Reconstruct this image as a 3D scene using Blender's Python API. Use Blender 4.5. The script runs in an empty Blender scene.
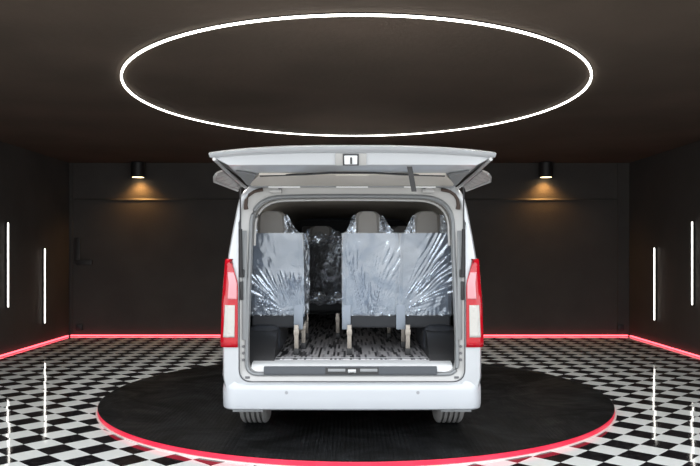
import bpy, bmesh, math, random
from mathutils import Vector, Matrix, noise
random.seed(7)
S = bpy.context.scene
COL = S.collection
PI = math.pi

# ------------------------------------------------------------------ camera, sky, exposure
CAMH = 1.45
cd = bpy.data.cameras.new('camera'); cam = bpy.data.objects.new('camera', cd); COL.objects.link(cam)
cam.location = (0, 0, CAMH); cam.rotation_euler = (PI/2, 0, 0)
cd.sensor_width = 36; cd.lens = 36*730/700; cd.shift_y = 0.0271; cd.clip_end = 200
S.camera = cam

W = bpy.data.worlds.new('sky'); S.world = W; W.use_nodes = True
nt = W.node_tree; nt.nodes.clear()
o_ = nt.nodes.new('ShaderNodeOutputWorld'); b_ = nt.nodes.new('ShaderNodeBackground')
b_.inputs['Color'].default_value = (0.93, 0.97, 1.0, 1); b_.inputs['Strength'].default_value = 3.0
nt.links.new(b_.outputs[0], o_.inputs[0])

vs = S.view_settings
S.display_settings.display_device = 'sRGB'
vs.view_transform = 'Standard'; vs.look = 'None'; vs.exposure = 0.0; vs.gamma = 1.0
vs.use_curve_mapping = False

# room extents
XL, XR, YB, YF, ZC = -4.845, 4.82, 12.6, 3.5, 2.986

# the open front of the hall lets the sky in: a portal for it
pl = bpy.data.lights.new('front_opening_daylight', 'AREA'); pl.shape = 'RECTANGLE'
pl.size = XR-XL; pl.size_y = ZC; pl.cycles.is_portal = True
po = bpy.data.objects.new('front_opening_daylight', pl); COL.objects.link(po)
po.location = ((XL+XR)/2, YF, ZC/2); po.rotation_euler = (PI/2, 0, 0)     # emits towards +Y

# ------------------------------------------------------------------ materials
def mat(name, col, rough=.5, metal=0, spec=.5, coat=0, emit=None, estr=0, alpha=1, bump=None, vary=None, trans=0, coat_rough=.03):
    m = bpy.data.materials.new(name); m.use_nodes = True
    n = m.node_tree; p = n.nodes['Principled BSDF']
    p.inputs['Base Color'].default_value = (*col, 1); p.inputs['Roughness'].default_value = rough
    p.inputs['Metallic'].default_value = metal; p.inputs['Specular IOR Level'].default_value = spec
    p.inputs['Coat Weight'].default_value = coat; p.inputs['Coat Roughness'].default_value = coat_rough
    p.inputs['Alpha'].default_value = alpha; p.inputs['Transmission Weight'].default_value = trans
    if emit:
        p.inputs['Emission Color'].default_value = (*emit, 1); p.inputs['Emission Strength'].default_value = estr
    tc = n.nodes.new('ShaderNodeTexCoord')
    if bump:
        sc, st, dist = bump
        t = n.nodes.new('ShaderNodeTexNoise'); t.inputs['Scale'].default_value = sc; t.inputs['Detail'].default_value = 5
        n.links.new(tc.outputs['Object'], t.inputs['Vector'])
        b = n.nodes.new('ShaderNodeBump'); b.inputs['Strength'].default_value = st; b.inputs['Distance'].default_value = dist
        n.links.new(t.outputs['Fac'], b.inputs['Height']); n.links.new(b.outputs[0], p.inputs['Normal'])
    if vary:
        sc, col2 = vary
        t = n.nodes.new('ShaderNodeTexNoise'); t.inputs['Scale'].default_value = sc; t.inputs['Detail'].default_value = 6
        n.links.new(tc.outputs['Object'], t.inputs['Vector'])
        r = n.nodes.new('ShaderNodeValToRGB'); r.color_ramp.elements[0].position = .35; r.color_ramp.elements[1].position = .65
        r.color_ramp.elements[0].color = (*col, 1); r.color_ramp.elements[1].color = (*col2, 1)
        n.links.new(t.outputs['Fac'], r.inputs[0]); n.links.new(r.outputs[0], p.inputs['Base Color'])
    return m

def N(m, typ, **kw):
    x = m.node_tree.nodes.new(typ)
    for k, v in kw.items(): setattr(x, k, v)
    return x
def L(m, a, b): m.node_tree.links.new(a, b)
def MATH(m, op, a, b=None):
    x = N(m, 'ShaderNodeMath', operation=op)
    for i, v in enumerate((a, b)):
        if v is None: continue
        if isinstance(v, (int, float)): x.inputs[i].default_value = v
        else: L(m, v, x.inputs[i])
    return x.outputs[0]

# floor: black and white tiles laid on the diagonal
TILE = 0.2118; ROT = 1.8
mf = mat('checker_tile', (.7, .7, .7), .12, spec=.6, coat=.0)
p = mf.node_tree.nodes['Principled BSDF']
tc = N(mf, 'ShaderNodeTexCoord')
mp = N(mf, 'ShaderNodeMapping', vector_type='TEXTURE')
mp.inputs['Location'].default_value = (-2.161, 5.513, 0)
mp.inputs['Rotation'].default_value = (0, 0, math.radians(45+ROT)); mp.inputs['Scale'].default_value = (TILE, TILE, TILE)
L(mf, tc.outputs['Object'], mp.inputs['Vector'])
sx = N(mf, 'ShaderNodeSeparateXYZ'); L(mf, mp.outputs[0], sx.inputs[0])
fx = MATH(mf, 'FLOOR', sx.outputs[0]); fy = MATH(mf, 'FLOOR', sx.outputs[1])
par = MATH(mf, 'FLOORED_MODULO', MATH(mf, 'ADD', fx, fy), 2)     # 0: up / down tiles of the joint, black
cmb = N(mf, 'ShaderNodeCombineXYZ'); L(mf, fx, cmb.inputs[0]); L(mf, fy, cmb.inputs[1])
wn = N(mf, 'ShaderNodeTexWhiteNoise', noise_dimensions='3D'); L(mf, cmb.outputs[0], wn.inputs['Vector'])
ns = N(mf, 'ShaderNodeTexNoise'); ns.inputs['Scale'].default_value = 22; ns.inputs['Detail'].default_value = 7; ns.inputs['Roughness'].default_value = .7
L(mf, tc.outputs['Object'], ns.inputs['Vector'])
rk = N(mf, 'ShaderNodeValToRGB'); rk.color_ramp.elements[0].position = .5; rk.color_ramp.elements[1].position = .85
rk.color_ramp.elements[0].color = (.007, .007, .009, 1); rk.color_ramp.elements[1].color = (.09, .085, .09, 1)
L(mf, ns.outputs['Fac'], rk.inputs[0])
rw = N(mf, 'ShaderNodeValToRGB'); rw.color_ramp.elements[0].color = (.74, .78, .78, 1); rw.color_ramp.elements[1].color = (.86, .89, .89, 1)
L(mf, ns.outputs['Fac'], rw.inputs[0])
mx = N(mf, 'ShaderNodeMix', data_type='RGBA'); L(mf, par, mx.inputs['Factor']); L(mf, rk.outputs[0], mx.inputs['A']); L(mf, rw.outputs[0], mx.inputs['B'])
L(mf, mx.outputs['Result'], p.inputs['Base Color'])
# each tile sits a hair off level, so mirrored lamps break at the joints
sub = N(mf, 'ShaderNodeVectorMath', operation='SUBTRACT'); L(mf, wn.outputs['Color'], sub.inputs[0]); sub.inputs[1].default_value = (.5, .5, .5)
scl = N(mf, 'ShaderNodeVectorMath', operation='MULTIPLY'); L(mf, sub.outputs[0], scl.inputs[0]); scl.inputs[1].default_value = (.016, .014, 0)
geo = N(mf, 'ShaderNodeNewGeometry')
add = N(mf, 'ShaderNodeVectorMath', operation='ADD'); L(mf, geo.outputs['Normal'], add.inputs[0]); L(mf, scl.outputs[0], add.inputs[1])
nrm = N(mf, 'ShaderNodeVectorMath', operation='NORMALIZE'); L(mf, add.outputs[0], nrm.inputs[0])
bmp = N(mf, 'ShaderNodeBump'); bmp.inputs['Strength'].default_value = .04; bmp.inputs['Distance'].default_value = .002
n2 = N(mf, 'ShaderNodeTexNoise'); n2.inputs['Scale'].default_value = 9; L(mf, tc.outputs['Object'], n2.inputs['Vector'])
L(mf, n2.outputs['Fac'], bmp.inputs['Height']); L(mf, nrm.outputs[0], bmp.inputs['Normal']); L(mf, bmp.outputs[0], p.inputs['Normal'])
p.inputs['Roughness'].default_value = .06

# turntable deck: black studded rubber
md = mat('studded_rubber', (.006, .006, .006), .45, spec=.12)
p = md.node_tree.nodes['Principled BSDF']
tc = N(md, 'ShaderNodeTexCoord')
vo = N(md, 'ShaderNodeTexVoronoi', voronoi_dimensions='2D'); vo.inputs['Scale'].default_value = 30; vo.inputs['Randomness'].default_value = 0
L(md, tc.outputs['Object'], vo.inputs['Vector'])
rr = N(md, 'ShaderNodeValToRGB'); rr.color_ramp.elements[0].position = .3; rr.color_ramp.elements[1].position = .42
rr.color_ramp.elements[0].color = (1, 1, 1, 1); rr.color_ramp.elements[1].color = (0, 0, 0, 1)
L(md, vo.outputs['Distance'], rr.inputs[0])
bm_ = N(md, 'ShaderNodeBump'); bm_.inputs['Strength'].default_value = 1; bm_.inputs['Distance'].default_value = .012
L(md, rr.outputs[0], bm_.inputs['Height']); L(md, bm_.outputs[0], p.inputs['Normal'])
ns = N(md, 'ShaderNodeTexNoise'); ns.inputs['Scale'].default_value = 1.6; ns.inputs['Detail'].default_value = 8; ns.inputs['Distortion'].default_value = 1.2
L(md, tc.outputs['Object'], ns.inputs['Vector'])
rr2 = N(md, 'ShaderNodeValToRGB'); rr2.color_ramp.elements[0].position = .45; rr2.color_ramp.elements[1].position = .8
rr2.color_ramp.elements[0].color = (.004, .004, .004, 1); rr2.color_ramp.elements[1].color = (.010, .010, .011, 1)
ns.inputs['Roughness'].default_value = .7
rg_ = N(md, 'ShaderNodeMapRange'); rg_.inputs['From Min'].default_value = .4; rg_.inputs['From Max'].default_value = .7; rg_.inputs['To Min'].default_value = .55; rg_.inputs['To Max'].default_value = .26
L(md, ns.outputs['Fac'], rg_.inputs['Value']); L(md, rg_.outputs[0], p.inputs['Roughness'])
L(md, ns.outputs['Fac'], rr2.inputs[0]); fine = N(md, 'ShaderNodeTexNoise'); fine.inputs['Scale'].default_value = 75; fine.inputs['Detail'].default_value = 2
L(md, tc.outputs['Object'], fine.inputs['Vector'])
fr = N(md, 'ShaderNodeMapRange'); fr.inputs['From Min'].default_value = .53; fr.inputs['From Max'].default_value = .66
L(md, fine.outputs['Fac'], fr.inputs['Value'])
big = N(md, 'ShaderNodeMapRange'); big.inputs['From Min'].default_value = .42; big.inputs['From Max'].default_value = .68
L(md, ns.outputs['Fac'], big.inputs['Value'])
dm = N(md, 'ShaderNodeMix', data_type='RGBA'); L(md, MATH(md, 'MULTIPLY', fr.outputs[0], big.outputs[0]), dm.inputs['Factor'])
L(md, rr2.outputs[0], dm.inputs['A']); dm.inputs['B'].default_value = (.085, .095, .105, 1)      # sparkle of the rubber painted in as pale specks
L(md, dm.outputs['Result'], p.inputs['Base Color'])

# carpet in the van: lengthwise grey dashes
mcp = mat('dashed_carpet', (.2, .2, .22), .55)
p = mcp.node_tree.nodes['Principled BSDF']
tc = N(mcp, 'ShaderNodeTexCoord'); mp = N(mcp, 'ShaderNodeMapping'); mp.inputs['Rotation'].default_value = (0, 0, PI/2)
L(mcp, tc.outputs['Object'], mp.inputs['Vector'])
br = N(mcp, 'ShaderNodeTexBrick'); br.offset = .37; br.inputs['Scale'].default_value = 1; br.inputs['Brick Width'].default_value = .22; br.inputs['Row Height'].default_value = .017
br.inputs['Mortar Size'].default_value = 0; br.inputs['Color1'].default_value = (.15, .15, .15, 1); br.inputs['Color2'].default_value = (1, 1, 1, 1); br.inputs['Bias'].default_value = 0
L(mcp, mp.outputs[0], br.inputs['Vector']); cr = N(mcp, 'ShaderNodeValToRGB'); cr.color_ramp.elements[0].position = .30; cr.color_ramp.elements[1].position = .62
cr.color_ramp.elements[0].color = (.03, .03, .035, 1); cr.color_ramp.elements[1].color = (.62, .60, .62, 1)
q_ = cr.color_ramp.elements.new(.42); q_.color = (.22, .21, .23, 1)
L(mcp, br.outputs['Color'], cr.inputs[0]); L(mcp, cr.outputs[0], p.inputs['Base Color'])

M = dict(
    wall=mat('dark_plaster', (.050, .046, .043), .75, spec=.25, bump=(35, .25, .01), vary=(1.7, (.060, .055, .051))),
    ceil=mat('dark_sprayed_ceiling', (.074, .059, .047), .85, spec=.1, bump=(20, .3, .01), vary=(.9, (.094, .073, .058))),
    seam=mat('wall_batten', (.045, .042, .038), .6),
    concrete=mat('forecourt_concrete', (.44, .42, .39), .85, vary=(.6, (.38, .36, .335))),
    led=mat('white_led', (1, 1, 1), .5, emit=(1, .97, .9), estr=6),
    ring=mat('ring_led', (1, 1, 1), .5, emit=(1, .96, .88), estr=7),
    red=mat('red_led', (.8, .02, .05), .5, emit=(1, .10, .13), estr=4),
    rim=mat('red_rim', (.75, .02, .06), .4, emit=(1, .05, .10), estr=.35),  # diffuse red with a weak glow added
    pale=mat('pale_edge', (.8, .72, .7), .5),
    black=mat('black_metal', (.012, .011, .011), .5),
    lamp=mat('warm_lens', (1, .9, .7), .4, emit=(1, .72, .38), estr=10),
    paint=mat('silver_paint', (.55, .57, .60), .32, metal=.25, coat=.8, coat_rough=.06),
    inner=mat('inner_silver_paint', (.44, .435, .43), .35, metal=.25, coat=.5, coat_rough=.1),
    bumper=mat('bumper_paint', (.57, .595, .635), .35, metal=.1, coat=.6, coat_rough=.08),
    seal=mat('rubber_seal', (.06, .06, .065), .5),
    grey=mat('grey_flange', (.26, .27, .28), .45, metal=.3),
    scuff=mat('scuff_plate', (.045, .053, .065), .35),
    dark=mat('dark_plastic', (.02, .02, .022), .45),
    glass=mat('dark_glass', (.01, .01, .012), .04, spec=.6),
    wing=mat('lit_wing_glass', (.32, .30, .29), .08, spec=.8, bump=(14, .5, .02)),  # dark glass with its pale reflection put into the base grey
    trim=mat('greige_trim', (.72, .67, .61), .45),
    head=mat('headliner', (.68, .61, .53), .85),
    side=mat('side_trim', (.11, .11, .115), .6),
    well=mat('wheel_well_cover', (.03, .033, .04), .35),
    red_lens=mat('red_lens', (.50, .003, .014), .2, coat=.5),
    pink_lens=mat('pink_lens', (.75, .30, .34), .12, coat=1),
    clear_lens=mat('clear_lens', (.55, .53, .50), .15, coat=1, bump=(45, .6, .01)),
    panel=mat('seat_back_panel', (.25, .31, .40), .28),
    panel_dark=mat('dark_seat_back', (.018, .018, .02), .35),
    fabric=mat('grey_seat_fabric', (.22, .21, .20), .9, bump=(220, .4, .003)),
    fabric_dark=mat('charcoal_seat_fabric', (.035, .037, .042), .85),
    bracket=mat('steel_bracket', (.27, .31, .37), .4, metal=.2),
    leg=mat('zinc_leg', (.36, .325, .285), .35, metal=.5),
    bolt=mat('bolt_steel', (.16, .16, .17), .35, metal=.6),
    tyre=mat('tyre_rubber', (.30, .295, .29), .85),
    disc=mat('wheel_steel', (.35, .36, .37), .4, metal=.7),
    strap=mat('pull_strap', (.05, .05, .052), .6),
    harness=mat('brown_rubber', (.07, .045, .035), .5),
    sensor=mat('sensor_paint', (.36, .37, .40), .45),
    white=mat('white_metal', (.85, .86, .87), .35),
)

def film_mat(name, clear_lo, clear_hi, haze, scale=9):
    """clear plastic sheet: mirror-like sheen, a little white haze, the rest see-through"""
    m = bpy.data.materials.new(name); m.use_nodes = True
    m.node_tree.nodes.clear()
    out = N(m, 'ShaderNodeOutputMaterial'); gl = N(m, 'ShaderNodeBsdfGlossy'); df = N(m, 'ShaderNodeBsdfDiffuse'); tr = N(m, 'ShaderNodeBsdfTransparent')
    gl.inputs['Roughness'].default_value = .10; gl.inputs['Color'].default_value = (.72, .79, .89, 1)
    df.inputs['Color'].default_value = (.82, .86, .92, 1)
    a = N(m, 'ShaderNodeMixShader'); a.inputs[0].default_value = haze; L(m, gl.outputs[0], a.inputs[1]); L(m, df.outputs[0], a.inputs[2])
    tc = N(m, 'ShaderNodeTexCoord')
    n1 = N(m, 'ShaderNodeTexNoise'); n1.inputs['Scale'].default_value = scale; n1.inputs['Detail'].default_value = 3; n1.inputs['Distortion'].default_value = 1.2
    L(m, tc.outputs['Object'], n1.inputs['Vector'])
    r = N(m, 'ShaderNodeMapRange'); r.inputs['From Min'].default_value = .35; r.inputs['From Max'].default_value = .68
    r.inputs['To Min'].default_value = clear_lo; r.inputs['To Max'].default_value = clear_hi
    L(m, n1.outputs['Fac'], r.inputs['Value'])
    b = N(m, 'ShaderNodeMixShader'); L(m, r.outputs[0], b.inputs[0]); L(m, tr.outputs[0], b.inputs[1]); L(m, a.outputs[0], b.inputs[2])
    L(m, b.outputs[0], out.inputs[0])
    n2 = N(m, 'ShaderNodeTexNoise'); n2.inputs['Scale'].default_value = 26; n2.inputs['Detail'].default_value = 3; n2.inputs['Distortion'].default_value = 2.5
    L(m, tc.outputs['Object'], n2.inputs['Vector'])
    bp = N(m, 'ShaderNodeBump'); bp.inputs['Strength'].default_value = .16; bp.inputs['Distance'].default_value = .006
    L(m, n2.outputs['Fac'], bp.inputs['Height']); L(m, bp.outputs[0], gl.inputs['Normal'])
    return m
M['film'] = film_mat('clear_film', .30, .62, .13, 4.5)
M['film_thin'] = film_mat('thin_film', .04, .35, .1)
M['film_messy'] = film_mat('bunched_film', .15, .85, .25)

# ------------------------------------------------------------------ mesh helpers
class MB:
    def __init__(s): s.bm = bmesh.new()
    def box(s, c, d, bev=0, rot=None, seg=2):
        t = bmesh.new(); bmesh.ops.create_cube(t, size=1)
        for v in t.verts: v.co = Vector((v.co.x*d[0], v.co.y*d[1], v.co.z*d[2]))
        if bev: bmesh.ops.bevel(t, geom=t.edges[:], offset=bev, segments=seg, affect='EDGES', profile=.6)
        mtx = Matrix.Translation(c)
        if rot is not None: mtx = mtx @ rot.to_4x4()
        return s._join(t, mtx)
    def _join(s, t, mtx=Matrix()):
        vm = {}
        for v in t.verts: vm[v] = s.bm.verts.new(mtx @ v.co)
        for f in t.faces:
            try: s.bm.faces.new([vm[v] for v in f.verts])
            except ValueError: pass
        t.free(); return s
    def loft(s, rings, closed=True, cap=(False, False)):
        R = [[s.bm.verts.new(Vector(q)) for q in r] for r in rings]
        n = len(R[0])
        for a, b in zip(R, R[1:]):
            for i in range(n if closed else n-1):
                j = (i+1) % n
                try: s.bm.faces.new((a[i], a[j], b[j], b[i]))
                except ValueError: pass
        if cap[0]: s.bm.faces.new(R[0][::-1])
        if cap[1]: s.bm.faces.new(R[-1])
        return s
    def tube(s, pts, r, n=10, closed=False, cap=True):
        pts = [Vector(q) for q in pts]; rings = []
        m = len(pts)
        for i, q in enumerate(pts):
            if closed: d = pts[(i+1) % m]-pts[i-1]
            else: d = pts[min(i+1, m-1)]-pts[max(i-1, 0)]
            d.normalize()
            up = Vector((0, 0, 1)) if abs(d.z) < .9 else Vector((1, 0, 0))
            a = d.cross(up).normalized(); b = a.cross(d).normalized()
            rr = r[i] if isinstance(r, (list, tuple)) else r
            rings.append([q+a*rr*math.cos(2*PI*k/n)+b*rr*math.sin(2*PI*k/n) for k in range(n)])
        if closed: rings.append(rings[0]); cap = False
        return s.loft(rings, True, (cap, cap))
    def lathe(s, prof, axis='Z', n=48, c=(0, 0, 0)):
        rings = []
        for k in range(n+1):
            a = 2*PI*k/n; ring = []
            for (r, h) in prof:
                if axis == 'Z': q = (r*math.cos(a), r*math.sin(a), h)
                elif axis == 'X': q = (h, r*math.cos(a), r*math.sin(a))
                else: q = (r*math.cos(a), h, r*math.sin(a))
                ring.append(Vector(q)+Vector(c))
            rings.append(ring)
        return s.loft(rings, False)
    def prism(s, poly, d):
        d = Vector(d); a = [Vector(q) for q in poly]
        return s.loft([a, [q+d for q in a]], True, (True, True))
    def build(s, name, m, parent=None, smooth=True, loc=None):
        bmesh.ops.remove_doubles(s.bm, verts=s.bm.verts[:], dist=1e-5)
        bmesh.ops.recalc_face_normals(s.bm, faces=s.bm.faces[:])
        me = bpy.data.meshes.new(name); s.bm.to_mesh(me); s.bm.free()
        me.materials.append(m)
        if smooth:
            for q in me.polygons: q.use_smooth = True
            me.set_sharp_from_angle(angle=math.radians(35))
        o = bpy.data.objects.new(name, me); COL.objects.link(o)
        if parent: o.parent = parent
        if loc is not None: o.location = loc
        return o

def tag(o, label=None, cat=None, group=None, kind=None):
    for k, v in (('label', label), ('category', cat), ('group', group), ('kind', kind)):
        if v: o[k] = v
    return o
def empty(name, loc, label, cat, group=None):
    o = bpy.data.objects.new(name, None); COL.objects.link(o); o.location = loc; o.empty_display_size = .2
    return tag(o, label, cat, group)
def struct(o, label, cat): return tag(o, label, cat, None, 'structure')

# ------------------------------------------------------------------ setting
def slab(name, x0, x1, y0, y1, z0, z1, m, label, cat):
    return struct(MB().box(((x0+x1)/2, (y0+y1)/2, (z0+z1)/2), (x1-x0, y1-y0, z1-z0)).build(name, m, None, False), label, cat)
slab('floor', XL-.2, XR+.2, YF, YB+.2, -.1, 0, mf, 'glossy black and white checkered tile floor laid diagonally', 'floor')
slab('ceiling', XL-.2, XR+.2, YF, YB+.2, ZC, ZC+.15, M['ceil'], 'dark brown ceiling over the whole showroom', 'ceiling')
slab('wall_left', XL-.2, XL, YF, YB+.2, 0, ZC, M['wall'], 'dark plain wall with white light bars on the left', 'wall')
slab('wall_right', XR, XR+.2, YF, YB+.2, 0, ZC, M['wall'], 'dark plain wall with white light bars on the right', 'wall')
slab('wall_back', XL, XR, YB, YB+.2, 0, ZC, M['wall'], 'dark wall behind the van with warm downlights', 'wall')
slab('ground', -14, 14, -22, YF, -.12, -.02, M['concrete'], 'pale concrete forecourt outside the open front', 'ground')
zs = 2.36
m_ = MB(); m_.loft([[(x, YB, zs-.016), (x, YB-.016, zs-.014), (x, YB-.003, zs+.016), (x, YB, zs+.016)] for x in (XL+.02, XR-.2)], True, (True, True))
struct(m_.build('trim_1', M['seam'], None, False), 'thin horizontal batten across the back wall', 'trim')
for i, x in enumerate((XL+.05, XR-.19)):
    struct(MB().box((x, YB-.012, ZC/2), (.03, .024, ZC)).build('trim_%d' % (i+2), M['wall'], None, False),
           'dark vertical batten near the %s corner of the back wall' % ('left' if i == 0 else 'right'), 'trim')

# red light strips along the wall foot
def red_strip(a, b, label):
    d = Vector(b)-Vector(a); ln = d.length
    r = Matrix.Rotation(math.atan2(d.y, d.x), 3, 'Z')
    o = empty('led_strip', (Vector(a)+Vector(b))/2, label, 'light strip', 'red light strips along the wall foot')
    MB().box((0, 0, .002), (ln, .04, .004), 0, r).build('channel', M['black'], o, False)
    MB().box((0, 0, .014), (ln, .026, .020), .006, r).build('diffuser', M['red'], o)
red_strip((XL+.04, YB-.045, 0), (XR-.04, YB-.045, 0), 'glowing red light strip along the foot of the back wall behind the van')
red_strip((XL+.02, YF+.3, 0), (XL+.02, YB-.1, 0), 'glowing red light strip along the foot of the left side wall')
red_strip((XR-.02, YF+.3, 0), (XR-.02, YB-.1, 0), 'glowing red light strip along the foot of the right side wall')

# ------------------------------------------------------------------ turntable
TX, TY, TR, TZ = .055, 7.33, 2.44, .052
tt = empty('turntable', (TX, TY, 0), 'round black rubber vehicle turntable with red rim under the silver van', 'turntable')
MB().lathe([(0, TZ), (TR-.25, TZ), (TR+.004, TZ), (TR+.008, TZ-.003), (TR+.004, TZ-.006), (TR-.004, TZ-.007), (TR-.004, 0)], n=160).build('deck', md, tt)
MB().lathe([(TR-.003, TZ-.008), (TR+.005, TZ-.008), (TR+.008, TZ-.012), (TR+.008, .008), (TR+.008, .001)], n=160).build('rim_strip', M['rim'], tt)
MB().lathe([(TR+.008, .001), (TR+.008, .009), (TR+.022, .008), (TR+.024, .001)], n=160).build('edge_trim', M['pale'], tt)

# ------------------------------------------------------------------ van
VY = 5.42
van = empty('van', (.015, VY, TZ), 'silver passenger van seen from behind, tailgate raised, seats in plastic film', 'van')
VL = (0, 0, -TZ)                                   # part meshes are written with heights above the hall floor

WZ = [(.25, .940), (.30, .945), (.43, .955), (.49, .973), (.76, .976), (1.05, .966), (1.39, .940), (1.54, .915), (1.80, .865), (1.91, .832), (2.0, .80)]
def w(z):
    if z <= WZ[0][0]: return WZ[0][1]
    for (a, p), (b, q) in zip(WZ, WZ[1:]):
        if z <= b: return p+(q-p)*(z-a)/(b-a)
    return WZ[-1][1]
def outline(sidex, zb, zt, rb, rt, crown=0, sag=0, wide_b=None):
    """closed loop of (x, z), from bottom centre round the +x side; the same count whatever the shape"""
    half = []
    xb = sidex(zb)
    for i in range(8): half.append(((xb-rb)*i/8, zb))
    p0, pc, p1 = (xb-rb, zb), (xb, zb), (sidex(zb+rb), zb+rb)
    for i in range(8):
        t = i/8; half.append(tuple((1-t)**2*p0[k]+2*t*(1-t)*pc[k]+t*t*p1[k] for k in (0, 1)))
    za, zz = zb+rb, zt-rt
    for i in range(22):
        z = za+(zz-za)*i/22; half.append((sidex(z), z))
    xt = sidex(zt)
    f = lambda x: zt+crown*(1-(x/xt)**2)
    x1 = xt-rt*1.15
    p0, pc, p1 = (sidex(zz), zz), (xt, f(xt)), (x1, f(x1))
    for i in range(10):
        t = i/10; half.append(tuple((1-t)**2*p0[k]+2*t*(1-t)*pc[k]+t*t*p1[k] for k in (0, 1)))
    for i in range(11):
        x = x1*(1-i/10); half.append((x, f(x)))
    return half+[(-x, z) for x, z in half[-2:0:-1]]
def ring(ol, y): return [(x, y, z) for x, z in ol]
def body_ol(d=0, zt=1.965, zb=.30): return outline(lambda z: w(z)-d, zb+d*.3, zt-d, .07, .12, .055)
A = outline(lambda z: min(.848, w(z)-.025), .475, 1.935, .10, .15, .012)
A2 = outline(lambda z: min(.842, w(z)-.031), .481, 1.929, .10, .15, .012)
Bf = lambda z: .787-.040*max(0, (z-.8))/1.06
B = outline(Bf, .535, 1.855, .085, .20, .012)
B2 = outline(lambda z: Bf(z)-.008, .545, 1.848, .085, .20, .012)

# shell with wheel arches opened in it
AX = (.60, 3.80); WR = .335; ARCH = .41
mb = MB()
ys = [.0]+[.10+.05*i for i in range(92)]
def sec(y):
    if y > 4.1:
        t = (y-4.1)/.55
        return body_ol(.03*t*t*t, 1.965-.30*t*t-.30*max(0, t-.6)**2*2)
    return body_ol(0)
rings = [ring(body_ol(.045), .03), ring(body_ol(.018), .038), ring(body_ol(.005), .06)]+[ring(sec(y), y) for y in ys[1:]]
noseY = ys[-1]
for t in (.25, .5, .75, .9, 1):
    rings.append(ring(body_ol(.03+.22*t**3, 1.57-.45*t, .30), noseY+.55*math.sin(t*PI/2)))
mb.loft([ring(A2, .062), ring(A, .03)]+rings, True, (False, True))
bad = []
for f in mb.bm.faces:
    c = f.calc_center_median()
    for ay in AX:
        if math.hypot(c.y-ay, c.z-(TZ+WR)) < ARCH and c.z < 1 and (abs(c.x) > .66):
            bad.append(f); break
bmesh.ops.delete(mb.bm, geom=bad, context='FACES')
body = mb.build('body_shell', M['paint'], van, loc=VL)
MB().loft([ring(A2, .060), ring(B, .078), ring(B2, .10), ring(B2, .13)]).build('tailgate_flange', M['inner'], van, loc=VL)
MB().tube(ring(outline(lambda z: Bf(z)+.004, .531, 1.859, .085, .20, .012), .066), .014, 8, True).build('tailgate_seal', M['grey'], van, loc=VL)
MB().tube(ring(outline(lambda z: min(.845, w(z)-.028), .478, 1.932, .10, .15, .012), .040), .0045, 6, True).build('gap_line', M['seal'], van, loc=VL)
for sgn in (-1, 1):
    for ay in AX:
        a = MB()
        a.tube([(sgn*(w(TZ+WR+(ARCH+.02)*math.sin(t*PI/24))-.014), ay+(ARCH+.02)*math.cos(t*PI/24), TZ+WR+(ARCH+.02)*math.sin(t*PI/24)) for t in range(-4 if ay > 2 else 2, 29 if ay > 2 else 23)], .034, 8)
        a.build('wheel_arch', M['paint'], van, loc=VL)
        a = MB()
        a.loft([[(sgn*x, ay+(ARCH+.025)*math.cos(t*PI/24), TZ+WR+(ARCH+.025)*math.sin(t*PI/24)) for t in range(0, 25)] for x in (.925, .6)], False)
        a.loft([[(sgn*.6, ay+(ARCH+.025)*k*math.cos(t*PI/24), TZ+WR+(ARCH+.025)*k*math.sin(t*PI/24)) for t in range(0, 25)] for k in (1, 0.02)], False)
        a.build('wheel_housing', M['dark'], van, loc=VL)
lip = outline(lambda z: Bf(z)-.020, .545, 1.836, .085, .20, .012)
MB().tube([(x, .125, z) for x, z in lip[35:len(lip)-34]], .011, 8).build('opening_lip', M['inner'], van, loc=VL)
# side and front glass follow the shell
def side_glass(sgn, y0, y1, z0, z1):
    m = MB(); g = []
    for i in range(13):
        z = z0+(z1-z0)*i/12
        c = .05*(1-min(1, min(i, 12-i)/1.5))
        g.append([(sgn*(w(z)+.004), y0+c+(y1-y0-2*c)*j/8, z) for j in range(9)])
    m.loft(g, False)
    o = m.build('side_window', M['glass'], van, loc=VL)
    md_ = o.modifiers.new('thick', 'SOLIDIFY'); md_.thickness = .008
for sgn in (-1, 1):
    for y0, y1 in ((.42, 1.75), (1.83, 2.95), (3.05, 3.95)): side_glass(sgn, y0, y1, 1.22, 1.74)
m = MB(); g = []
for i in range(9):
    y = 4.25+.42*i/8
    ol = [q for q in sec(y)]
    idx = range(42, 55)
    n = len(ol)
    top = [ol[k % n] for k in range(41, 66)]
    g.append([(x, y+.002, z+.006) for x, z in top])
m.loft(g, False); m.build('windscreen', M['glass'], van, loc=VL)

# bumper: a profile carried round the tail
path = []
hw, rc = .976, .10
for x in [i/16 for i in range(0, 17)]:
    X = x*(hw-rc); path.append((X, .022*(X/hw)**2, 0, 1))
yc = path[-1][1]
for i in range(1, 13):
    a = i/12*PI/2; path.append((hw-rc+rc*math.sin(a), yc+rc-rc*math.cos(a), math.sin(a), math.cos(a)))
for y in (.26, .32): path.append((hw, y, 1, 0))
half = path
full = [(-x, y, -nx, ny) for x, y, nx, ny in half[:0:-1]]+half
rings = []
for x, y, nx, ny in full:
    t = min(1, max(0, (abs(x)-.83)/.035)); t = t*t*(3-2*t)
    zt = .474+.050*t
    prof = [(-.14, .285), (-.05, .272), (-.016, .272), (-.004, .282), (0, .31), (.001, .36), (0, .42), (-.003, .452), (-.010, min(zt-.012, .468)), (-.018, zt-.004), (-.03, zt), (-.09, zt)]
    rings.append([(x+nx*d, y-ny*d, z) for d, z in prof])
m = MB(); m.loft(rings, False)
bump = m.build('rear_bumper', M['bumper'], van, loc=VL)
for x in (-.487, .49):
    MB().lathe([(0, 0), (.012, 0), (.013, .003)], 'Y', 20, (x, .003, .404)).build('parking_sensor', M['sensor'], bump)
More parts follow.
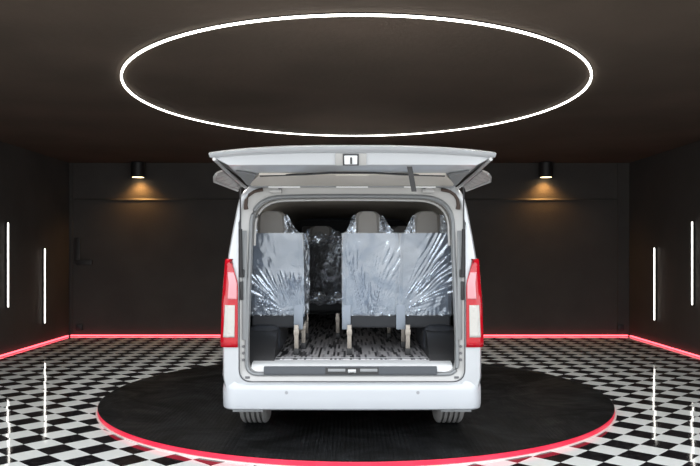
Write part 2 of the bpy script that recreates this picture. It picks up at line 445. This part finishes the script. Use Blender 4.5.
# under-bumper plates
for sgn in (-1, 1):
    MB().box((sgn*.78, .10, .262), (.23, .10, .022), .004).build('tow_plate', M['grey'], van, loc=VL)
MB().box((0, 2.4, .33), (1.2, 4.2, .06), .01).build('underbody', M['dark'], van, loc=VL)
MB().tube([(-.8, AX[0], TZ+WR), (.8, AX[0], TZ+WR)], .045).build('rear_axle', M['dark'], van, loc=VL)

# tail lights
def xin(z): return .850 if z < 1.219 else .850+(.903-.850)*(z-1.219)/(1.398-1.219)
def lens(sgn, z0, z1, s0, s1, off, xin_f=xin):
    """patch wrapped round the rear corner; s 0 inner edge on the rear face .. 1 on the body side"""
    m = MB(); rings = []
    nz, nsg = 16, 14
    for i in range(nz+1):
        z = z0+(z1-z0)*i/nz
        xi, ww = xin_f(z), w(z)
        P = [(xi, .022-off), (ww-.045, .022-off), (ww-.012, .032-off*.7), (ww+off*.7, .055), (ww+off, .10), (ww+off, .20-.08*(z-.741)/.657)]
        D = [0]
        for a, b in zip(P, P[1:]): D.append(D[-1]+math.dist(a, b))
        row = []
        for j in range(nsg+1):
            d = (s0+(s1-s0)*j/nsg)*D[-1]
            for k in range(5):
                if d <= D[k+1]+1e-9:
                    t = (d-D[k])/max(1e-6, D[k+1]-D[k]); row.append((sgn*(P[k][0]+(P[k+1][0]-P[k][0])*t), P[k][1]+(P[k+1][1]-P[k][1])*t, z)); break
        rings.append(row)
    m.loft(rings, False)
    return m
for sgn in (-1, 1):
    tl = lens(sgn, .741, 1.398, 0, 1, .006).build('tail_light', M['red_lens'], van, loc=VL)
    s = tl.modifiers.new('thick', 'SOLIDIFY'); s.thickness = .02; s.offset = 0
    a = lens(sgn, .815, 1.055, .08, .38, .018).build('reversing_lens', M['clear_lens'], tl)
    b = lens(sgn, 1.10, 1.30, .03, .30, .018).build('indicator_lens', M['pink_lens'], tl)
    for q in (a, b):
        s = q.modifiers.new('thick', 'SOLIDIFY'); s.thickness = .006; s.offset = 0

# sill, scuff plate and catch
sl = MB()
sl.loft([[(-x, .10, .546), (-x, .118, .585), (-x, .13, .594), (-x, .16, .603), (-x, .34, .618), (-x, .34, .60), (-x, .10, .53)] for x in (-.762, .762)], True, (True, True))
sill = sl.build('sill_plate', M['white'], van, loc=VL)
MB().box((-.012, .058, .560), (1.30, .03, .064), .008, Matrix.Rotation(-.25, 3, 'X')).build('scuff_plate', M['scuff'], van, loc=VL)
cp = MB().box((.0, .046, .558), (.40, .022, .050), .006, Matrix.Rotation(-.25, 3, 'X')).build('catch_recess', M['dark'], van, loc=VL)
for x in (-.115, .125):
    MB().box((x, .037, .566), (.13, .014, .022), .003, Matrix.Rotation(-.25, 3, 'X')).build('recess_insert', M['grey'], cp)
c = MB().box((0, .034, .562), (.06, .02, .022), .004); c.tube([(-.022, .032, .552), (-.022, .012, .566), (.022, .012, .566), (.022, .032, .552)], .007)
c.build('striker', M['white'], cp)
# fixings on the flange
for sgn in (-1, 1):
    for z in (.64, .69, .74):
        MB().lathe([(0, 0), (.010, 0), (.011, .010)], 'Y', 16, (sgn*.815, .054, z)).build('flange_bolt', M['bolt'], van, loc=VL)
    MB().box((sgn*.785, .062, .508), (.035, .012, .018), .005).build('stop_buffer', M['bolt'], van, loc=VL)
    # wiring gaiter at the hinge corner
    P = [(.79, .04, 1.77), (.792, .03, 1.80), (.785, .025, 1.84), (.765, .025, 1.875), (.73, .03, 1.90), (.665, .04, 1.915)]
    MB().tube([(sgn*x, y-.01, z) for x, y, z in P], [.018, .014, .013, .013, .012, .012]).build('wiring_gaiter', M['harness'], van, loc=VL)
    h = MB().box((sgn*.57, .035, 1.905), (.09, .05, .03), .006).box((sgn*.57, .0, 1.925), (.05, .07, .014), .004)
    h.build('tailgate_hinge', M['inner'], van, loc=VL)
    # gas strut with its lower mount
    st = MB().tube([(sgn*.826, .02, 1.28), (sgn*.826, -.01, 1.62)], .013).build('gas_strut', M['dark'], van, loc=VL)
    MB().tube([(sgn*.826, -.01, 1.62), (sgn*.822, -.05, 1.95)], .006).build('strut_rod', M['seal'], st)
    MB().box((sgn*.822, .035, 1.29), (.035, .04, .06), .008).box((sgn*.826, .045, 1.16), (.022, .02, .14), .005).build('strut_mount', M['dark'], st)
    MB().box((sgn*.806, .056, 1.20), (.034, .012, .82), .005).build('pillar_garnish', M['grey'], van, loc=VL)

# interior
def inner(d=0): return outline(lambda z: min(.86, w(z)-.07), .615, 1.90-d, .05, .20, .015)
I1, I2 = B2, inner()
top_i = [i for i in range(len(I2))]
n = len(I2)
def loft_part(idx, m, name, ribs=False):
    rs = [[(B2[i][0], .13, B2[i][1]) for i in idx]]
    for k in range(0, 95):
        y = .22+.045*k
        d = .018*(.5+.5*math.cos(y*2*PI/.42)) if ribs else 0
        o = inner(d); rs.append([(o[i][0], y, o[i][1]) for i in idx])
    mm = MB(); mm.loft(rs, False); return mm.build(name, m, van, loc=VL)
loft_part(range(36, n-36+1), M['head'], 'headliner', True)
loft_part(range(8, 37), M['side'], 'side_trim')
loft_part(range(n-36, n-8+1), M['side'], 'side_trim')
MB().box((0, 2.305, .606), (1.70, 4.09, .02)).build('carpet', mcp, van, False, loc=VL)
MB().box((0, 4.37, 1.25), (1.66, .04, 1.25)).build('front_bulkhead', M['dark'], van, False, loc=VL)
for sgn in (-1, 1):
    MB().box((sgn*.72, .90, .735), (.28, .80, .24), .10, None, 6).build('wheel_well_cover', M['well'], van, loc=VL)

# wheels
for sgn in (-1, 1):
    for ay in AX:
        x0 = .785
        c = (sgn*x0, ay, TZ+WR)
        hw = .112
        prof = [(.20, -hw+.01), (.26, -hw), (.31, -hw+.004), (WR-.012, -hw+.012), (WR, -hw+.028)]
        for gx in (-.060, -.020, .020, .060):
            prof += [(WR, gx-.0085), (WR-.025, gx-.007), (WR-.025, gx+.007), (WR, gx+.0085)]
        prof += [(WR, hw-.028), (WR-.012, hw-.012), (.31, hw-.004), (.26, hw), (.20, hw-.01)]
        t = MB(); t.lathe(prof, 'X', 72, c); wh = t.build('wheel', M['tyre'], van, loc=VL)
        MB().lathe([(.20, sgn*.095), (.18, sgn*.08), (.15, sgn*.03), (.07, sgn*.05), (.06, sgn*.09), (0, sgn*.09)], 'X', 40, c).build('wheel_disc', M['disc'], wh)

# ---- tailgate
gate_prof = [  # y, z, half width, drop weight
    (.12, 1.950, .775, 0), (-.30, 1.962, .77, 0), (-.93, 1.975, .757, 0), (-.955, 1.984, .760, .05),
    (-.985, 2.035, .825, .5), (-.995, 2.050, .850, .75), (-1.03, 2.062, .868, 1), (-1.05, 2.082, .872, 1),
    (-1.02, 2.095, .868, 1), (-.6, 2.12, .85, .9), (-.1, 2.095, .84, .7), (.12, 2.04, .80, .3)]
rings = []
for i in range(-20, 21):
    s = i/20; a = abs(s)
    rings.append([(s*hw_, y+.05*dw*a**4, z-.036*dw*a**2.6) for y, z, hw_, dw in gate_prof])
gm = MB(); gm.loft(rings, True, (True, True))
gate = gm.build('tailgate', M['paint'], van, loc=VL)
# inner trim panel, its raised middle, weatherstrip
ip = MB()
ip.prism([(-.61, -.64, 1.955), (.61, -.64, 1.955), (.745, -.12, 1.942), (.745, -.02, 1.938), (-.745, -.02, 1.938), (-.745, -.12, 1.942)], (0, 0, .012))
ip.build('tailgate_lining', M['trim'], gate)
MB().prism([(-.112, -.68, 1.946), (.112, -.68, 1.946), (.122, -.14, 1.934), (-.122, -.14, 1.934)], (0, 0, .014)).build('lining_boss', M['trim'], gate)
MB().tube([(-.61, -.60, 1.953), (-.30, -.66, 1.957), (-.14, -.72, 1.960), (.14, -.72, 1.960), (.30, -.66, 1.957), (.61, -.60, 1.953)], .007).build('lining_seal', M['dark'], gate)
for x in (-.50, 0, .50):  # bright reflections under the gate, modelled as white bars
    MB().box((x, -.035, 1.929), (.235, .012, .012), .004).build('reflection_bar', M['white'], gate)
for sgn in (-1, 1):
    MB().prism([(sgn*.63, -.62, 1.952), (sgn*.74, -.80, 1.958), (sgn*.765, -.10, 1.938), (sgn*.755, -.06, 1.936)], (0, 0, .012)).build('corner_trim', M['grey'], gate)
    MB().tube([(sgn*.838, -1.0, 2.012), (sgn*.812, -.6, 1.968), (sgn*.795, -.1, 1.934), (sgn*.788, .02, 1.928)], .011).build('side_flange', M['inner'], gate)
    P = [(.855, 4.80, 1.978), (.894, 4.80, 1.963), (.917, 4.85, 1.948), (.936, 4.95, 1.928), (.85, 5.42, 1.905), (.81, 5.38, 1.93)]
    P = [Vector((sgn*x, y-VY, z)) for x, y, z in P]
    wg = MB().prism(P, (0, .006, .014)).build('corner_glass', M['wing'], gate)
    MB().tube([P[1], P[2], P[3], P[4]], .008).build('glass_edging', M['inner'], wg)
MB().box((0, -.015, 1.936), (1.52, .03, .016), .004).build('lining_edge', M['grey'], gate)
lt = MB().box((-.01, -.974, 2.016), (.19, .02, .078), .006, Matrix.Rotation(.5, 3, 'X')).build('latch_plate', M['inner'], gate)
MB().box((-.01, -.981, 2.013), (.098, .024, .074), .004, Matrix.Rotation(.5, 3, 'X')).build('latch_surround', M['seal'], lt)
MB().box((-.01, -.987, 2.011), (.078, .024, .056), .005, Matrix.Rotation(.5, 3, 'X')).build('latch', M['white'], lt)
c = MB().box((-.008, -1.002, 2.002), (.012, .016, .040), .002)
c.build('latch_hook', M['dark'], lt)
MB().loft([[(.352+.036*t-.016, -.93+.10*t, 1.975-.145*t), (.352+.036*t+.016, -.93+.10*t, 1.975-.145*t), (.352+.036*t+.016, -.925+.10*t, 1.975-.145*t), (.352+.036*t-.016, -.925+.10*t, 1.975-.145*t)] for t in (0, .25, .5, .75, 1)], True, (True, True)).build('pull_strap', M['strap'], gate)

# ---- seats
def film_grid(x0, x1, z0, z1, yf, fold, nx=70, nz=90, edge=.0):
    m = MB(); rows = []
    for i in range(nz+1):
        v = i/nz; row = []
        for j in range(nx+1):
            u = j/nx
            x = x0+(x1-x0)*u; z = z0+(z1-z0)*v
            d = fold(u, v)
            if v < .06: z -= .010*noise.noise((x*22, 3.1, 0))*(1-v/.06)
            row.append((x+edge*noise.noise((z*15, u*3, 1)), yf(z)-.012-d, z))
        rows.append(row)
    m.loft(rows, False); return m
def crinkle(x, z, s=14, a=.006): return a*abs(noise.noise((x*s, z*s, .3)))+a*.5*noise.noise((x*s*2.6, z*s*2.6, 4))
def fan(cx, cz, k, lo, hi, amp, vmax=2):
    def f(u, v):
        th = math.atan2(v-cz, (u-cx)*.7)
        r = math.hypot(u-cx, v-cz)
        msk = 1 if lo < th < hi else 0
        e = min(1, max(0, min(th-lo, hi-th)/.25)) if msk else 0
        e *= 1-.92*min(1, max(0, (v-vmax)/.12))
        return amp*e*min(1, r*2.5)*(.25+1.5*abs(noise.noise((th*7, r*1.5, 5))))*(abs(math.sin(th*k+3.5*noise.noise((th*4, r*2, 0))))**.7)+crinkle(u, v, 4, .004)+.012*max(0, 1-v/.12)*abs(noise.noise((u*14, v*20, 2)))
    return f
def diag(ang, k, amp, a0, a1):
    ca, sa = math.cos(ang), math.sin(ang)
    def f(u, v):
        q = u*-sa+v*ca
        t = min(1, max(0, (q-a0)/.12))*min(1, max(0, (a1-q)/.12))
        return amp*t*abs(math.sin(q*k+1.2*noise.noise((u*2.5, v*2.5, 7))))**.7+crinkle(u, v, 8, .005)
    return f

def seat(x, y, wd, z0, z1, hx, hw_, htop, fold, panelm, filmm, side_bracket, legs, head=True, lower=True, hood=True, lean=-.14, film=None):
    """back seen from behind; y is the depth of the back's foot"""
    yf = lambda z: y+lean*(z-z0)/(z1-z0)
    rings = []
    hw2 = wd/2
    for i in range(13):
        t = i/12; z = z0-.02+(z1-z0+.02)*t
        ww = hw2*(1-.03*t*t); r = .03
        if t > .9: ww -= .012*((t-.9)/.1)**2
        yy = yf(z); th = .12-.03*t
        rings.append([(x-ww+r, yy, z), (x+ww-r, yy, z), (x+ww, yy+r, z), (x+ww, yy+th, z), (x+ww-.05, yy+th+.03, z), (x-ww+.05, yy+th+.03, z), (x-ww, yy+th, z), (x-ww, yy+r, z)])
    m = MB(); m.loft(rings, True, (True, True)); st = m.build('passenger_seat', panelm, van, loc=VL)
    if lower:
        MB().box((x, y+.26, z0-.055), (wd*.97, .56, .11), .03, None, 3).build('seat_cushion', M['fabric_dark'], st)
    if head:
        m = MB(); rs = []
        hz0, hz1 = z1-.01, htop
        yh = yf(z1)+.015
        for i in range(11):
            t = i/10
            k = (1-.10*t) * (1 if t < .8 else math.sqrt(max(0.05, 1-((t-.8)/.2)**2*.55)))
            z = hz0+(hz1-hz0)*t; ww = hw_/2*k; th = .10*(1 if t < .8 else k); r = .03
            yy = yh-.04*t
            rs.append([(hx-ww+r, yy, z), (hx, yy-.008, z), (hx+ww-r, yy, z), (hx+ww, yy+r, z), (hx+ww, yy+th-r, z), (hx+ww-r, yy+th, z), (hx-ww+r, yy+th, z), (hx-ww, yy+th-r, z), (hx-ww, yy+r, z)])
        m.loft(rs, True, (True, True)); m.build('headrest', M['fabric'], st)
    fm = film_grid(x-hw2-.004, x+hw2+.004, z0-.01, z1+.004, yf, fold)
    # the film folds forward over the top edge
    fm.build('plastic_cover', filmm, st)
    if hood and head:
        for sg in (-1, 1):
            m = MB(); rows = []
            for i in range(17):
                t = i/16; row = []
                z = z1+(htop-.03-z1)*t
                xi = hx+sg*hw_/2*.86; xo = x+sg*hw2*.98
                xo = xo+(hx+sg*(hw_/2+.012)-xo)*min(1, t**.55)
                for j in range(13):
                    u = j/12
                    row.append((xi+(xo-xi)*u+.004*noise.noise((u*6, t*9, sg)), yf(z1)-.022+.03*u*0-.025*t+.014*noise.noise((u*9, t*7, 2*sg)), z+.004*noise.noise((u*11, t*3, 9))))
                rows.append(row)
            m.loft(rows, False); m.build('plastic_hood', M['film_messy'], st)
    if film is not None:
        m = MB(); rows = []
        for i in range(41):
            z = z0+(z1-z0)*i/40
            rows.append([(x+hw2+film*j/8+.012*noise.noise((z*13, j*.3, 5)), yf(z)+.03+.05*j/8+.02*noise.noise((z*17, j*.6, 8)), z) for j in range(9)])
        m.loft(rows, False); m.build('loose_film', M['film_messy'], st)
    for bx, bw in side_bracket:
        b = MB().box((bx, yf(z0)-.028, z0-.02), (bw, .012, .20), .003)
        b.build('side_bracket', M['bracket'], st)
    for lx, ly in legs:
        m = MB().box((lx, ly, .765), (.034, .05, .19), .003).box((lx, ly-.024, .80), (.042, .02, .045), .003)
        m.build('seat_leg', M['leg'], st)
        MB().box((lx, ly, .643), (.044, .07, .055), .006).build('seat_foot', M['dark'], st)
    return st
SZ0, SZ1 = .935, 1.60
SY = .60
px = lambda p, Y: (p-352)/730*Y
# rear row: single seat and double bench
seat(px(277, 5.95), SY, .435, SZ0, SZ1, px(272.5, 5.95), .25, 1.775, fan(.74, .03, 40, .7, 3.12, .015, .45), M['panel'], M['film'],
     [(px(298.5, 5.98), .075)], [(px(296.5, 5.9), .50), (px(304, 6.3), .86)], film=.045)
seat(px(371, 5.95), SY, .465, SZ0, SZ1, px(367.5, 5.95), .215, 1.775, fan(.42, -.25, 60, .75, 2.4, .012, .8), M['panel'], M['film'],
     [(px(346.5, 5.98), .07)], [(px(349.5, 5.9), .50), (px(403, 6.4), .95)])
seat(px(426, 5.95), SY, .435, SZ0, SZ1, px(426.5, 5.95), .23, 1.775, fan(-.05, .02, 44, .08, 1.32, .016), M['panel'], M['film'],
     [(px(401, 5.98), .075)], [(px(408, 5.9), .50)])
# second row, dark with bunched film
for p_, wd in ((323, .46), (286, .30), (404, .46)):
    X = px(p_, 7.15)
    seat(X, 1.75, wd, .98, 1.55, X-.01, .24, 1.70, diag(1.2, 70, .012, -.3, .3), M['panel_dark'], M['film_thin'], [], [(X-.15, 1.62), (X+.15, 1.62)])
for p_ in (325,):
    X = px(323, 7.1)
    for z0_, z1_, nm in ((1.52, 1.63, 'bunched_film'), (.95, 1.05, 'bunched_film')):
        m = MB(); rows = []
        for i in range(21):
            v = i/20
            rows.append([(X-.23+.46*j/50+.01*noise.noise((j*.3, v*4, 2)), 1.60-.02-.05*abs(noise.noise((j*.17, v*3.4, z0_)))-.03*math.sin(v*PI), z0_+(z1_-z0_)*v+.035*noise.noise((j*.11, v*2, 5))) for j in range(51)])
        m.loft(rows, False); m.build(nm, M['film_messy'], van, loc=VL)
# driver's row
for X in (-.45, .42):
    MB().box((X, 3.2, 1.2), (.48, .16, .70), .05, None, 3).box((X, 3.16, 1.66), (.26, .10, .18), .03, None, 3).box((X, 3.45, .86), (.48, .5, .14), .04, None, 3).build('front_seat', M['fabric'], van, loc=VL)

# ------------------------------------------------------------------ ceiling ring
rg = empty('ring_light', (.055, 7.13, ZC), 'large thin white ring of light on the ceiling above the van', 'ceiling light')
def ringmesh(dx, z0, z1):
    m = MB(); rs = []
    for k in range(161):
        a = 2*PI*k/160
        rs.append([((2.157+d)*math.cos(a), (2.44+d)*math.sin(a), z) for d, z in ((-dx, z0), (-dx, z1), (dx, z1), (dx, z0))])
    m.loft(rs, True); return m
ringmesh(.012, -.001, -.008).build('ring_channel', M['black'], rg)
ringmesh(.008, -.008, -.020).build('ring_diffuser', M['ring'], rg)

# the profile throws its own light down: one wide lamp per arc of it
for k in range(20):
    a = 2*PI*(k+.5)/20
    l = bpy.data.lights.new('ring_lamp', 'SPOT'); l.energy = 32; l.color = (1, .96, .9); l.spot_size = math.radians(150); l.spot_blend = .8; l.shadow_soft_size = .05
    lo = bpy.data.objects.new('ring_lamp', l); COL.objects.link(lo); lo.parent = rg
    lo.location = (2.157*math.cos(a), 2.44*math.sin(a), -.03)

# wall light bars
def bar(x, y, z0, z1, sgn, label):
    o = empty('wall_light_bar', (x, y, z0), label, 'wall light', 'vertical white light bars on the side walls')
    h = z1-z0
    MB().box((sgn*.012, 0, h/2), (.024, .036, h+.02), .003).build('housing', M['black'], o)
    MB().box((sgn*.030, 0, h/2), (.016, .013, h), .003).build('diffuser', M['led'], o)
bar(XL, 10.28, .675, 1.86, 1, 'vertical white light bar on left wall, nearer the opening')
bar(XL, 11.52, .33, 1.50, 1, 'vertical white light bar on left wall, nearer the back corner')
bar(XR, 10.22, .71, 1.87, -1, 'vertical white light bar on right wall, nearer the opening')
bar(XR, 11.49, .38, 1.513, -1, 'vertical white light bar on right wall, nearer the back corner')

# warm downlights
def downlight(pxl, label):
    X = (pxl-350)/730*12.45
    o = empty('wall_downlight', (X, YB, 2.72), label, 'wall light', 'warm downlights on the back wall')
    m = MB(); m.box((0, -.012, .14), (.12, .024, .18), .004)
    m.lathe([(0, .26), (.105, .26), (.118, .25), (.118, .0), (.108, .0), (.106, .02), (0, .02)], n=32, c=(0, -.15, 0))
    m.build('housing', M['black'], o)
    MB().lathe([(0, .006), (.10, .006), (.10, .014), (0, .014)], n=32, c=(0, -.15, 0)).build('lens', M['lamp'], o)
    l = bpy.data.lights.new('downlight_bulb', 'SPOT'); l.energy = 55; l.color = (1, .48, .13); l.spot_size = 2.4; l.spot_blend = .8; l.shadow_soft_size = .08
    lo = bpy.data.objects.new('downlight_bulb', l); COL.objects.link(lo); lo.parent = o; lo.location = (0, -.105, -.012)
downlight(138, 'black cylinder downlight with warm glow on back wall, left of the van')
downlight(546, 'black cylinder downlight with warm glow on back wall, right of the van')

# small fittings on the back wall
o = empty('wall_handle', (-4.70, YB, 1.25), 'black lever handle on a tall plate near left corner of back wall', 'latch')  # lever handle with its backing plate
MB().box((0, -.012, .22), (.10, .024, .46), .004).build('plate', M['black'], o)
MB().box((.13, -.04, .02), (.27, .03, .09), .006).box((.03, -.02, .02), (.05, .04, .05), .004).build('lever', M['black'], o)
for X, s_ in ((-4.66, 'left'), (4.66, 'right')):
    o = empty('socket_box', (X, YB, .10), 'small black socket box low on back wall near %s corner' % s_, 'socket', 'socket boxes low on the back wall')
    MB().box((0, -.02, .05), (.11, .04, .10), .005).build('box', M['black'], o)
    MB().box((0, -.042, .05), (.08, .008, .07), .003).build('cover', M['dark'], o)
